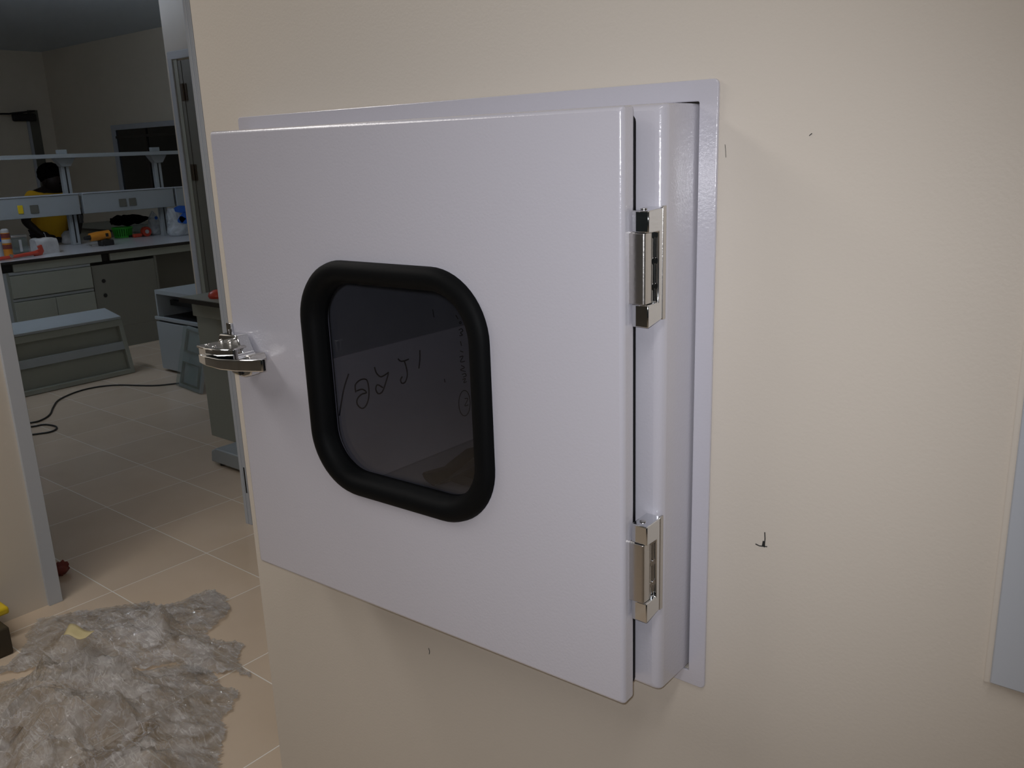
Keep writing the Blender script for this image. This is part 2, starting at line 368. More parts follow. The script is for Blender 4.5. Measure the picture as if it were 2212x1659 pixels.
# hinges: C-shaped bracket on the housing, knuckle block on the door edge
def hinge(z0, z1):
    h = z1-z0; kn = 0.0245
    y0, y1 = -0.1075, BYF-0.0003; x0, x1 = -0.4995, BX1+0.0022
    br = MB()
    pts = [(y0, z0), (y1, z0+0.006), (y1, z1), (y0, z1-0.002), (y0, z1-kn), (y0+0.0215, z1-kn), (y0+0.0215, z0+kn), (y0, z0+kn)]
    br.prism(pts, YZ, x0+0.004, x1)
    hb = obj('hinge', br, 'chrome', pb, bevel=0.0012)
    obj('hinge_leaf', B(x1-0.0018, x1+0.0006, y1-0.004, y1+0.002, z0+0.005, z1+0.001), 'satin', hb)
    kb = MB().prism(rrect((x0+x1-0.006)/2, y0+0.0065, x1-x0-0.001, 0.0165, 0.003, 3), XY, z0+kn+0.0005, z1-kn-0.0005)
    obj('knuckle', kb, 'satin', hb, bevel=0.0005, label='satin nickel knuckle block')
    obj('door_plate', MB().box(P0.x-0.006, x0+0.008, y0+0.0005, y0+0.0025, z0+kn+0.001, z1-kn+0.001), 'satin', hb)
    pn = MB()
    for kz in (0.33, 0.55, 0.77):
        pn.lathe([(0.0034, -0.003), (0.0040, -0.0015), (0.0040, 0.0015), (0.0034, 0.003)], ((x0+x1)/2+0.004, y0+0.0185, z0+h*kz), 'x', 14)
    pn.tube([((x0+x1)/2+0.004, y0+0.0185, z0+kn), ((x0+x1)/2+0.004, y0+0.0185, z1-kn)], 0.0028, 12)
    obj('hinge_pin', pn, 'chrome', hb)
    obj('end_cap', MB().lathe([(0.0035, 0), (0.0035, 0.0008), (0.002, 0.0012)], ((x0+x1)/2, y0+0.011, z1-0.0012), 'z', 16), 'satin', hb)
    return hb
hinge(1.4085, 1.5325)
hinge(1.0615, 1.1835)

# chrome lever latch on the left edge of the door
lt = MB()
lt.prism([(-1.190, 1.334), (-1.186, 1.339), (-1.142, 1.341), (-1.128, 1.314), (-1.150, 1.305), (-1.188, 1.305)], XZ, -0.172, -0.151)
latch = obj('latch', lt, 'chrome', pb, bevel=0.002)
ft = MB().prism([(-1.152, 1.312), (-1.106, 1.316), (-1.102, 1.306), (-1.112, 1.298), (-1.150, 1.298)], XZ, -0.178, -0.1485)
obj('latch_foot', ft, 'satin', latch, bevel=0.002)
sc = MB()
for x, z in ((-1.183, 1.3275), (-1.160, 1.3285)): sc.lathe([(0.0035, 0.0), (0.0040, -0.001), (0.0028, -0.0028), (0.0012, -0.003)], (x, -0.172, z), 'y', 14)
obj('screw_head', sc, 'satin', latch)
kp = MB().ring([(-1.196, 1.305), (-1.183, 1.305), (-1.183, 1.352), (-1.196, 1.352)], [(-1.1915, 1.336), (-1.1875, 1.336), (-1.1875, 1.342), (-1.1915, 1.342)], XZ, -0.152, -0.146)
obj('keeper_plate', kp, 'chrome', latch, bevel=0.001)
ap = MB().prism([(-1.196, -0.206), (-1.150, -0.212), (-1.120, -0.206), (-1.128, -0.165), (-1.180, -0.160), (-1.193, -0.175)], XY, 1.3235, 1.3268)
obj('arm_plate', ap, 'satin', latch, bevel=0.0008)
s2 = MB()
for x, y in ((-1.181, -0.196), (-1.160, -0.198)): s2.lathe([(0.0038, 0), (0.0040, 0.0014), (0.0022, 0.0026)], (x, y, 1.3268), 'z', 14)
obj('screw_head', s2, 'chrome', latch)
def bar(path, hts, th):
    """curved flat bar: path of (x,y), heights (z0,z1) per point, thickness th in y"""
    m = MB(); k = len(path)
    for (x, y), (z0, z1) in zip(path, hts): m.v += [Vector((x, y, z0)), Vector((x, y+th, z0)), Vector((x, y+th, z1)), Vector((x, y, z1))]
    for i in range(k-1):
        for j in range(4):
            j2 = (j+1) % 4; m.f.append((i*4+j, i*4+j2, (i+1)*4+j2, (i+1)*4+j))
    m.f += [(3, 2, 1, 0), (4*k-4, 4*k-3, 4*k-2, 4*k-1)]
    return m
obj('base_rail', bar([(-1.1945, -0.204), (-1.165, -0.211), (-1.135, -0.211), (-1.104, -0.203)], [(1.305, 1.3262), (1.303, 1.327), (1.306, 1.3285), (1.312, 1.3305)], 0.008), 'chrome', latch, bevel=0.0015)
obj('lever', bar([(-1.176, -0.2165), (-1.150, -0.2215), (-1.115, -0.2225), (-1.080, -0.219), (-1.048, -0.211), (-1.034, -0.205)],
    [(1.3045, 1.3180), (1.3040, 1.3185), (1.3035, 1.3190), (1.3045, 1.3215), (1.3065, 1.3240), (1.3070, 1.3250)], 0.007), 'chrome', latch, bevel=0.0018, seg=3)
lb = MB().prism([(-1.124, 1.304), (-1.064, 1.306), (-1.068, 1.297), (-1.085, 1.292), (-1.112, 1.294)], XZ, -0.203, -0.186)
obj('lower_bracket', lb, 'chrome', latch, bevel=0.002)
obj('bracket_bolt', MB().lathe([(0.0035, 0.0), (0.0038, -0.002), (0.002, -0.003)], (-1.090, -0.2035, 1.2985), 'y', 14), 'black', latch)
obj('pivot_post', MB().tube([(-1.12, -0.19, 1.312), (-1.12, -0.16, 1.312)], 0.007, 14), 'chrome', latch)

# the grey board with handwriting standing in the chamber
xb = BX0+0.0565+0.006
bd = empty('writing_board', (xb-0.003, 0.26, iz0+0.004), 'grey board with upside-down handwriting standing inside the hatch behind the dark window', 'board')
obj('board_sheet', B(xb-0.0055, xb, 0.012, 0.535, iz0+0.004, 1.242), 'board', bd, bevel=0.001)
def stroke(mb, pts, r=0.0011, sx=620, sy=540, k=2.765):
    w_ = [at(sx+u/k, sy+v/k, 0, xb+0.0004) for u, v in pts]
    # smooth the polyline
    out = []
    for i in range(len(w_)-1):
        p_, a, b, c = w_[max(i-1, 0)], w_[i], w_[i+1], w_[min(i+2, len(w_)-1)]
        for t in (0, .25, .5, .75):
            out.append(0.5*((2*a)+(b-p_)*t+(2*p_-5*a+4*b-c)*t*t+(3*a-p_-3*b+c)*t**3))
    out.append(w_[-1]); mb.tube(out, r, 6)
for pts in ([(793,598),(793,655),(787,708)], [(663,650),(678,664),(702,662),(726,652)], [(700,663),(712,700),(718,748),(706,788),(686,796),(678,776),(688,756)],
            [(522,700),(534,735),(558,757),(585,746),(606,730)], [(606,736),(590,790),(570,845),(545,858),(530,832),(540,805),(572,822)],
            [(410,850),(408,805),(440,775),(475,776),(488,825),(487,885),(470,932),(445,946),(420,922),(420,890),(445,862),(474,852),(450,832),(415,842)],
            [(368,740),(338,835),(312,990)], [(258,800),(243,835),(246,872),(258,890),(262,930),(248,966)]):
    wr = MB(); stroke(wr, pts, 0.0014); obj('pen_stroke', wr, 'ink', bd)
for pts in ([(1008,390),(1022,412)], [(1030,430),(1038,428),(1040,438),(1031,440),(1030,430)], [(1026,478),(1042,470),(1050,484),(1036,494),(1048,508),(1030,512)],
            [(1036,545),(1042,572)], [(1034,603),(1052,610)], [(1030,640),(1052,634),(1036,668),(1062,664)], [(1040,690),(1060,702),(1036,716),(1066,726)],
            [(1045,744),(1064,738),(1070,752),(1052,758)], [(1048,775),(1066,768),(1056,792),(1072,786)],
            [(1060+34*math.cos(a/12*6.283), 915+76*math.sin(a/12*6.283)) for a in range(13)], [(1062,888),(1080,890),(1062,930),(1082,925)],
            [(870,355),(878,402)], [(940,770),(944,790)]):
    wr = MB(); stroke(wr, pts, 0.0009); obj('pen_stroke', wr, 'ink', bd)
dk = MB()
for k in range(3):
    p = [Vector((xb+0.10+0.05*k+0.02*math.sin(i*1.7+k), 0.20+0.05*i+0.02*k, iz0+0.010+0.006*k+0.004*math.sin(i*2.1))) for i in range(7)]
    dk.tube(p, [0.010]*7, 8, sx=3.2)
o = obj('black_strap', dk, 'black', smooth=60); tag(o, 'crumpled black plastic strip lying on the floor of the hatch', 'strip')

# pen marks on the cream wall (children of the wall)
ORG[wall_front.name] = Vector((0, 0, 0))
def wallmark(pts, r=0.0006):
    m = MB(); m.tube([at(x, y, 1, -0.0004) for x, y in pts], r, 6); return m
pm = wallmark([(1652,1150),(1652.5,1165),(1651,1182)]); pm.tube([at(x, y, 1, -0.0004) for x, y in [(1632,1175),(1640,1179),(1649,1180),(1657,1181)]], 0.0006, 6)
pm.tube([at(x, y, 1, -0.0004) for x, y in [(1650,1169),(1648,1180)]], 0.0013, 6)
obj('pen_mark', pm, 'pencil', wall_front)
obj('scuff_mark', wallmark([(1566,312),(1567,322),(1568,340)], 0.00025), 'pencil', wall_front)
obj('scuff_mark', wallmark([(926,1400),(928,1408),(927,1413)], 0.0005), 'pencil', wall_front)
obj('scuff_mark', wallmark([(1748,293),(1754,288)], 0.0004), 'pencil', wall_front)

# the flat white panel at the right edge of the photograph
rp = empty('wall_panel', (0.27, 0.0, 1.066), 'flat bluish-white metal panel on the cream wall at the right edge', 'panel')
obj('panel_sheet', B(-0.1385, 0.70, -0.012, -0.0045, 1.066, 2.35), 'trim', rp, bevel=0.0015)
obj('backing_strip', B(-0.1445, 0.706, -0.0045, -0.0003, 1.062, 2.356), 'cream', rp)

# ------------------------------------------------------------------ lab seen through the doorway
# partition door in its frame
pd = MB()
pd.prism([(-5.055, 0), (-5.010, 0), (-5.010, 2.150), (-4.145, 2.150), (-4.145, 0), (-4.10, 0), (-4.10, 2.195), (-5.055, 2.195)], XZ, PY-0.014, PY)
t2 = struct('trim_2', pd, 'trim', bevel=0.003)
d2 = empty('door_2', (-4.6, PY, 0), kind='structure')
obj('door_stop', MB().box(-5.010, -4.965, PY-0.008, PY-0.001, 0, 2.150), 'cabgrey', d2)
obj('door_board', MB().box(-4.965, -4.930, PY-0.006, PY-0.001, 0, 2.140).box(-4.922, -4.145, PY-0.006, PY-0.001, 0, 2.140), 'doorgrey', d2)
obj('door_gap', B(-4.930, -4.922, PY-0.002, PY-0.0005, 0, 2.14), 'black', d2)
for z in (1.965, 1.508, 0.30):
    hg = MB().box(-4.960, -4.898, PY-0.0095, PY-0.006, z-0.047, z+0.047); hg.tube([(-4.926, PY-0.012, z-0.047), (-4.926, PY-0.012, z+0.047)], 0.006, 10)
    obj('butt_hinge', hg, 'bronze', d2)

# island bench
bn = empty('lab_bench', (-8.1, 3.2, 0), 'long island laboratory bench with pale worktop and grey under-bench panels', 'bench')
XF = -7.52; YB0, YB1 = 1.15, 4.60
obj('worktop', B(XF-1.22, XF+0.003, YB0, YB1, 0.834, 0.852), 'worktop', bn)
obj('worktop_edge', B(XF+0.0032, XF+0.010, YB0, YB1, 0.832, 0.850), 'edge', bn)
obj('worktop_underside', B(XF-1.22, XF-0.004, YB0, YB1, 0.824, 0.8338), 'edge', bn)
for y0, y1 in ((YB0, 1.86), (1.985, 2.70), (2.775, 4.58)):
    obj('apron_panel', B(XF-0.03, XF-0.006, y0, y1, 0.762, 0.8238), 'cabgrey', bn, bevel=0.002)
obj('apron_rail', B(XF-0.06, XF-0.032, YB0, YB1, 0.765, 0.8235), 'black', bn)
cs = obj('base_cabinet', B(XF-0.55, XF-0.022, 1.905, 2.60, 0.10, 0.7615), 'cabgrey', bn)
obj('kick_plate', B(XF-0.52, XF-0.06, 1.92, 2.585, 0.0, 0.10), 'edge', bn)
obj('side_post', B(XF-0.05, XF-0.012, 1.87, 1.925, 0.0, 0.7615), 'cabwhite', bn)
dr = obj('drawer_front', B(XF-0.0215, XF-0.004, 1.945, 2.595, 0.555, 0.732), 'cabgrey', cs, bevel=0.002)
obj('drawer_rail', B(XF-0.0215, XF-0.010, 1.945, 2.595, 0.738, 0.760), 'cabwhite', cs, bevel=0.002)
for y0, y1 in ((1.945, 2.268), (2.272, 2.595)): obj('cabinet_door', B(XF-0.0215, XF-0.004, y0, y1, 0.12, 0.520), 'cabgrey', cs, bevel=0.002)
obj('door_rail', B(XF-0.0215, XF-0.010, 1.945, 2.595, 0.527, 0.549), 'cabwhite', cs, bevel=0.002)
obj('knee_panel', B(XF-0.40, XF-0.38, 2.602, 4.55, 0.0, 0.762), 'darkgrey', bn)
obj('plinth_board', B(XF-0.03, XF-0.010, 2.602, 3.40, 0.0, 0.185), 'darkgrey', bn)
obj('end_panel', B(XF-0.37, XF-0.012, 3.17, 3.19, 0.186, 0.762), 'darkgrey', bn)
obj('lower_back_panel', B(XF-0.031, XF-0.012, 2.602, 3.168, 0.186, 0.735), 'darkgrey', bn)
for p in (at(224, 607, 0, XF-0.011), at(228, 638, 0, XF-0.011)):
    obj('cable_hole', MB().lathe([(0.017, 0.0), (0.017, 0.0015)], (XF-0.0118, p.y, p.z), 'x', 20), 'black', bn)

# reagent shelf on the bench: uprights, socket spine, glass-edged top shelf
XS = -8.33
rs = empty('reagent_shelf', (XS, 3.2, 0.852), 'white bench-top shelf rack with socket spine and thin upper shelf', 'shelf rack')
def zs(px, py): return at(px, py, 0, XS)
obj('top_shelf', B(XS-0.12, XS+0.10, YB0+0.1, YB1-0.05, 1.627, 1.662), 'cabwhite', rs, bevel=0.003)
zt0, zt1 = 1.128, 1.305
for y0, y1 in ((1.25, zs(171, 440).y-0.02), (zs(174, 440).y, zs(370, 430).y), (zs(372, 430).y+0.015, 4.5)):
    sp1 = obj('socket_panel', B(XS-0.01, XS+0.055, y0, y1, zt0, zt1), 'cabwhite', rs, bevel=0.004)
    obj('panel_lip', B(XS-0.01, XS+0.062, y0, y1, zt1+0.0005, zt1+0.012), 'trim', sp1, bevel=0.002)
for (px, py), mt in (((44, 453), 'yellow'), ((74, 452), 'doorgrey'), ((265, 438), 'doorgrey'), ((286, 436), 'doorgrey')):
    p = at(px, py, 0, XS+0.055)
    obj('socket', B(XS+0.0553, XS+0.062, p.y-(0.022 if mt == 'yellow' else 0.036), p.y+(0.022 if mt == 'yellow' else 0.036), p.z-0.036, p.z+0.036), mt, rs, bevel=0.003, label='yellow socket cover' if mt == 'yellow' else None)
for pxt in ((148, 400), (348, 400)):
    yc = at(pxt[0], 400, 0, XS).y
    up = obj('upright', B(XS-0.065, XS-0.012, yc-0.035, yc+0.035, 0.8525, 1.6265), 'cabwhite', rs, bevel=0.003)
    obj('channel_slot', B(XS-0.0118, XS-0.0105, yc-0.006, yc+0.006, 0.87, 1.55), 'black', up)
    bk = MB().prism([(yc-0.09, 1.626), (yc+0.09, 1.626), (yc+0.04, 1.555), (yc-0.04, 1.555)], YZ, XS-0.062, XS+0.02)
    obj('shelf_bracket', bk, 'cabwhite', up, bevel=0.003)
    obj('upright_cap', B(XS-0.06, XS-0.01, yc-0.04, yc+0.04, 1.6625, 1.70), 'cabwhite', up, bevel=0.003)

# bench along the back wall
bb = empty('wall_bench', (-9.3, 4.3, 0), 'grey side bench running along the lab back wall behind the shelf rack', 'bench')
obj('worktop', B(-11.2, -8.9, 3.90, 4.77, 0.83, 0.85), 'cabgrey', bb)
obj('worktop_edge', B(-11.2, -8.9, 3.892, 3.8995, 0.828, 0.85), 'edge', bb)
obj('bench_body', B(-11.15, -8.95, 3.95, 4.77, 0.0, 0.829), 'cabgrey', bb)

# window in the back wall
W0, W1 = at(243, 271, 1, BY), at(265, 405, 1, BY)
wx0, wx1, wz1, wz0 = W0.x, -9.2, W0.z, 1.15
wn_ = empty('window_1', ((wx0+wx1)/2, BY, wz0), kind='structure')
obj('window_frame', MB().ring([(wx0, wz0), (wx1, wz0), (wx1, wz1), (wx0, wz1)], [(wx0+0.07, wz0+0.07), (wx1-0.07, wz0+0.07), (wx1-0.07, wz1-0.06), (wx0+0.07, wz1-0.06)], XZ, BY-0.03, BY), 'trim', wn_, bevel=0.004)
obj('window_glass', B(wx0+0.07, wx1-0.07, BY-0.006, BY-0.002, wz0+0.07, wz1-0.06), 'nightglass', wn_)
xm = at(322, 330, 1, BY).x
obj('window_mullion', B(xm-0.02, xm+0.02, BY-0.02, BY-0.0065, wz0+0.07, wz1-0.06), 'edge', wn_)
obj('window_transom', B(wx0+0.07, wx1-0.07, BY-0.018, BY-0.0065, wz1-0.16, wz1-0.13), 'edge', wn_)

# door with closer in the far wall
d3 = empty('door_3', (FX, 3.9, 0), kind='structure')
de = at(56, 262, 0, FX)
obj('door_board', B(FX+0.002, FX+0.012, de.y-0.95, de.y, 0, de.z), 'labwall', d3)
obj('frame_strip', B(FX+0.0005, FX+0.03, de.y+0.001, de.y+0.035, 0, de.z+0.02), 'trim', d3)
obj('frame_jamb', B(FX+0.0005, FX+0.02, de.y+0.036, de.y+0.16, 0, de.z+0.14), 'doorgrey', d3)
cl = at(50, 250, 0, FX+0.06)
cb = MB().box(FX+0.03, FX+0.09, cl.y-0.14, cl.y+0.16, cl.z-0.07, cl.z+0.03)
o = obj('closer_body', cb, 'black', d3, bevel=0.02)
obj('closer_arm', MB().tube([(FX+0.07, cl.y+0.15, cl.z+0.06), (FX+0.13, cl.y-0.2, cl.z+0.02), (FX+0.05, cl.y-0.75, cl.z+0.02)], 0.012, 8), 'black', d3)

# small bench by the partition
XC = at(386, 643, 2, 0.85).x
cb2 = empty('side_counter', (-4.2, 1.9, 0), 'grey counter with dark-edged top in front of the partition door', 'counter')
obj('worktop', B(XC, -3.35, 1.664, PY-0.015, 0.836, 0.852), 'cabgrey', cb2)
obj('worktop_edge', B(XC, -3.35, 1.656, 1.6635, 0.826, 0.850), 'edge', cb2)
obj('worktop_underside', B(XC+0.004, -3.35, 1.664, PY-0.015, 0.824, 0.8355), 'edge', cb2)
xa = at(414, 660, 1, 1.735).x
obj('apron_panel', B(xa, -3.43, 1.735, 1.755, 0.735, 0.8235), 'cabgrey', cb2, bevel=0.002)
xp = at(429, 720, 1, 1.79).x
obj('support_panel', B(xp, -3.43, 1.79, PY-0.015, 0.0, 0.8235), 'cabgrey', cb2, bevel=0.002)
p = at(456, 650, 2, 0.853)
hd = MB()
hd.lathe([(0.0, 0.0), (0.045, 0.0), (0.05, 0.012), (0.042, 0.03), (0.02, 0.042), (0.001, 0.044)], (p.x-0.07, 1.76, 0.8525), 'z', 20)
hd.tube([(p.x-0.07, 1.76, 0.868), (p.x+0.16, 1.80, 0.868)], [0.018, 0.014], 12)
o = obj('hand_tool', hd, 'red'); tag(o, 'orange-red hand tool lying on the grey counter by the partition door', 'tool')

# grey appliance base on the floor
p = at(462, 1005, 2, 0)
ab = MB().prism([(p.x-0.02, 0.02), (p.x+0.36, 0.02), (p.x+0.36, 0.10), (p.x+0.03, 0.10), (p.x-0.01, 0.08)], XZ, 1.50, 1.66)
bs = empty('appliance_base', (p.x+0.16, 1.58, 0), 'low grey flat-topped base unit on the tiles in front of the counter', 'base')
obj('casing', ab, 'cabwhite', bs, bevel=0.006)
for x in (p.x+0.04, p.x+0.32):
    for y in (1.53, 1.63): obj('foot', MB().lathe([(0.014, 0), (0.014, 0.021)], (x, y, 0), 'z', 12), 'black', bs)

# white drawer unit with its top drawer out
c1 = 2.52
A_, Bm = at(346, 632, 1, c1), at(363, 800, 1, c1)
cu = empty('drawer_unit', (-6.1, 2.75, 0), 'pale grey drawer cabinet on the floor with its top drawer missing', 'cabinet')
X0c, X1c, ZT = -6.39, -5.62, 0.63
zo0, zo1 = at(352, 686, 1, c1).z, at(352, 640, 1, c1).z
obj('carcass', MB().box(X0c, X1c, c1, c1+0.5, ZT-0.03, ZT).box(X0c, X0c+0.018, c1, c1+0.5, 0.02, ZT-0.0301).box(X1c-0.018, X1c, c1, c1+0.5, 0.02, ZT-0.0301).box(X0c+0.0181, X1c-0.0181, c1+0.48, c1+0.5, 0.02, ZT-0.0301).box(X0c+0.0181, X1c-0.0181, c1, c1+0.479, 0.40, 0.418), 'cabwhite', cu, bevel=0.001)
obj('drawer_rail', B(X0c-0.012, X1c, c1-0.02, c1-0.001, 0.405, 0.43), 'cabwhite', cu, bevel=0.003)
obj('drawer_front', B(X0c, X1c, c1-0.018, c1-0.001, 0.02, 0.39), 'cabwhite', cu, bevel=0.003)
obj('cavity_shade', MB().box(X0c+0.0185, X1c-0.0185, c1+0.04, c1+0.478, 0.4185, 0.421).box(X0c+0.0185, X1c-0.0185, c1+0.473, c1+0.478, 0.4215, ZT-0.031), 'black', cu)  # black sheets stand in for the shade inside the open cavity
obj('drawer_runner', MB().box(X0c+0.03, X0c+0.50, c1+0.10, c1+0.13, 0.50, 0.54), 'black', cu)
obj('plinth', B(X0c+0.03, X1c-0.03, c1+0.03, c1+0.46, 0.0, 0.0198), 'edge', cu)

# film-wrapped drawer front leaning on the unit
lp = empty('leaning_panel', (-5.68, 2.36, 0), 'small grey drawer front in clear film leaning against the drawer cabinet', 'panel')
q0, q1 = at(386, 834, 2, 0), at(433, 852, 2, 0)
ux = (q1-q0); ln = ux.length; ux.normalize(); hv = Vector((-0.03, 0.30, 1)).normalized(); nv = ux.cross(hv).normalized()
if nv.y > 0: nv = -nv
def LP(u, v, w_): return q0 + ux*u + hv*v + nv*w_ + Vector((0, 0, 0.004))
H_ = 0.44
m = MB().prism([(0, 0), (ln, 0), (ln*0.94, H_*0.97), (ln*0.06, H_)], LP, -0.02, 0)
obj('front_board', m, 'cabwhite', lp, bevel=0.002)
m = MB()
fr = MB().ring([(ln*0.12, H_*0.06), (ln*0.93, H_*0.06), (ln*0.9, H_*0.42), (ln*0.12, H_*0.42)], [(ln*0.2, H_*0.09), (ln*0.88, H_*0.09), (ln*0.86, H_*0.40), (ln*0.2, H_*0.40)], LP, 0.0005, 0.012)
fr.ring([(ln*0.12, H_*0.58), (ln*0.93, H_*0.58), (ln*0.9, H_*0.93), (ln*0.12, H_*0.95)], [(ln*0.2, H_*0.61), (ln*0.88, H_*0.61), (ln*0.86, H_*0.90), (ln*0.2, H_*0.92)], LP, 0.0005, 0.012)
obj('raised_lip', fr, 'doorgrey', lp)
m = MB(); nn = 12
for i in range(nn+1):
    for j in range(nn+1):
        u, v = i/nn, j/nn
        m.v.append(LP(-0.01+u*(ln+0.02), v*H_*1.0, 0.015+0.008*noise.noise(Vector((u*5, v*5, 3)))))
for i in range(nn):
    for j in range(nn): k = i*(nn+1)+j; m.f.append((k, k+1, k+nn+2, k+nn+1))
obj('film_wrap', m, 'clearbox', lp)

# long shallow casing stood on edge in front of the bench
lu = empty('shelf_casing', (-6.62, 1.9, 0), 'long grey shallow shelf casing standing on its edge before the bench', 'casing')
y0, y1 = 1.05, 2.345
def SC(u, v, w_): return Vector((-6.52 - 0.16*v - w_, u, v))   # leans back a little
obj('back_sheet', MB().prism([(y0, 0.004), (y1, 0.004), (y1-0.015, 0.42), (y0, 0.42)], SC, 0.05, 0.065), 'cabgrey', lu)
obj('frame_rim', MB().ring([(y0, 0.004), (y1, 0.004), (y1-0.015, 0.42), (y0, 0.42)], [(y0+0.03, 0.035), (y1-0.03, 0.035), (y1-0.045, 0.37), (y0+0.03, 0.37)], SC, 0.0, 0.0495), 'cabgrey', lu, bevel=0.002)
obj('cross_strip', MB().prism([(y0+0.031, 0.19), (y1-0.033, 0.19), (y1-0.035, 0.25), (y0+0.031, 0.25)], SC, 0.006, 0.02), 'cabwhite', lu, bevel=0.002)
obj('top_board', MB().prism([(0.02, 0.421), (-0.22, 0.465), (-0.22, 0.485), (0.02, 0.441)], lambda u, v, w_: Vector((-6.60+u, w_, v)), y0, y1-0.02), 'cabwhite', lu, bevel=0.003)

# black cable on the floor
cp = [at(x, y, 2, 0.006) for x, y in [(400,827),(385,828),(330,833),(245,832),(180,842),(130,862),(115,880),(108,895),(90,907),(66,913)]]
cp += [Vector((-5.93, 1.10, 0.006)), Vector((-5.86, 0.98, 0.006)), Vector((-5.79, 1.10, 0.006))]
cp += [at(x, y, 2, 0.006) for x, y in [(72,921),(95,917),(118,920),(122,926),(108,933),(75,938)]] + [Vector((-5.62, 1.0, 0.006)), Vector((-5.75, 0.7, 0.006))]
pts = []
for i in range(len(cp)-1):
    p_, a, b_, c = cp[max(i-1, 0)], cp[i], cp[i+1], cp[min(i+2, len(cp)-1)]
    for t in (0, .2, .4, .6, .8): pts.append(0.5*((2*a)+(b_-p_)*t+(2*p_-5*a+4*b_-c)*t*t+(3*a-p_-3*b_+c)*t**3))
pts.append(cp[-1])
o = obj('power_cable', MB().tube(pts, 0.0055, 8), 'black', smooth=60); tag(o, 'black power cable curling over the lab floor tiles', 'cable')

# ---- things on the island bench
ZB = 0.8525
def bpos(px, py, x): q = at(px, py, 0, x); return q
def on(px, py): return at(px, py, 2, ZB)
# clear bottle with blue cap, left edge
p = on(3, 556)
bt = empty('water_bottle', (p.x, p.y, ZB), 'clear bottle with blue label at the left end of the bench', 'bottle')
obj('bottle_body', MB().lathe([(0.03, 0), (0.034, 0.01), (0.034, 0.18), (0.028, 0.21), (0.014, 0.25), (0.013, 0.27)], (p.x, p.y, ZB), 'z', 20), 'bagfilm', bt)
obj('bottle_cap', MB().lathe([(0.016, 0), (0.016, 0.02)], (p.x, p.y, ZB+0.2705), 'z', 16), 'bagfilm', bt)
obj('bottle_label', MB().lathe([(0.0345, 0), (0.0345, 0.06)], (p.x, p.y, ZB+0.13), 'z', 20), 'blue', bt)
# spray can with orange-red label
p = on(20, 556)
cn = empty('spray_can', (p.x, p.y, ZB), 'can with orange and dark red bands standing by the red wrench', 'can')
obj('can_body', MB().lathe([(0.034, 0), (0.034, 0.20)], (p.x, p.y, ZB), 'z', 20), 'orange', cn)
for z in (0.07, 0.16): obj('label_band', MB().lathe([(0.0347, 0), (0.0347, 0.035)], (p.x, p.y, ZB+z), 'z', 20), 'brownlabel', cn)
obj('white_band', MB().lathe([(0.0347, 0), (0.0347, 0.03)], (p.x, p.y, ZB+0.118), 'z', 20), 'whiteplastic', cn)
obj('can_cap', MB().lathe([(0.031, 0), (0.031, 0.02), (0.02, 0.032)], (p.x, p.y, ZB+0.2005), 'z', 20), 'whiteplastic', cn)
# clear box of hardware
a, b_ = on(27, 551), on(70, 547)
bx = empty('hardware_box', ((a.x+b_.x)/2, (a.y+b_.y)/2, ZB), 'clear plastic box with a shiny silver lid on the bench', 'box')
yy0, yy1, xx = a.y+0.02, b_.y-0.01, a.x
obj('box_tub', MB().box(xx-0.14, xx, yy0, yy1, ZB, ZB+0.135), 'clearbox', bx, bevel=0.008)
obj('foil_lid', MB().box(xx-0.145, xx+0.004, yy0-0.006, yy1+0.004, ZB+0.136, ZB+0.16), 'satin', bx, bevel=0.008)
obj('clip', MB().box(xx+0.0005, xx+0.006, (yy0+yy1)/2-0.012, (yy0+yy1)/2+0.008, ZB+0.02, ZB+0.12), 'whiteplastic', bx)
# film wrapped parcel
a, b_ = on(82, 550), on(131, 545)
pc = MB(); nx = 14
for i in range(nx+1):
    for j in range(17):
        th = math.pi*j/16
        u = i/nx; yv = a.y+(b_.y-a.y)*u
        e = 0.92+0.08*math.sin(math.pi*u)
        rr = (0.07, 0.13)
        cx, cz = math.copysign(abs(math.cos(th))**0.35, math.cos(th)), math.sin(th)**0.35
        k = 1+0.10*noise.noise(Vector((u*4, cx*2, cz*3)))
        pc.v.append(Vector((a.x-0.06+rr[0]*cx*e*k, yv, ZB+rr[1]*cz*e*k)))
for i in range(nx):
    for j in range(16): q = i*17+j; pc.f.append((q, q+1, q+18, q+17))
pc.f.append(tuple(range(17))); pc.f.append(tuple(nx*17+j for j in range(17))[::-1])
o = obj('wrapped_parcel', pc, 'whiteplastic', smooth=60); tag(o, 'white film-wrapped parcel between the clear box and the shelf upright', 'parcel')
# red pipe wrench
a, b_ = on(-6, 565), on(80, 551)
wrn = empty('pipe_wrench', ((a.x+b_.x)/2, (a.y+b_.y)/2, ZB), 'long red pipe wrench lying along the front of the bench', 'wrench')
d_ = (b_-a); a = Vector((-7.60, a.y, ZB)); b_ = Vector((-7.74, b_.y-0.02, ZB))
d_ = (b_-a).normalized()
obj('wrench_handle', MB().tube([a+Vector((0,0,.02)), a+d_*0.15+Vector((0,0,.02)), b_+Vector((0,0,.024))], [0.016, 0.014, 0.018], 12, sx=1.4), 'red', wrn)
hw = MB().prism([(-0.03, 0), (0.05, 0), (0.075, 0.03), (0.06, 0.085), (0.02, 0.075), (0.03, 0.05), (-0.02, 0.04)], lambda u, v, w_: b_+d_*u+Vector((w_, 0, v)), -0.015, 0.015)
obj('wrench_jaw', hw, 'red', wrn, bevel=0.004)
obj('wrench_ring', MB().lathe([(0.014, -0.01), (0.014, 0.01)], a+d_*0.12+Vector((0.02, 0, 0.03)), 'x', 14), 'chrome', wrn)
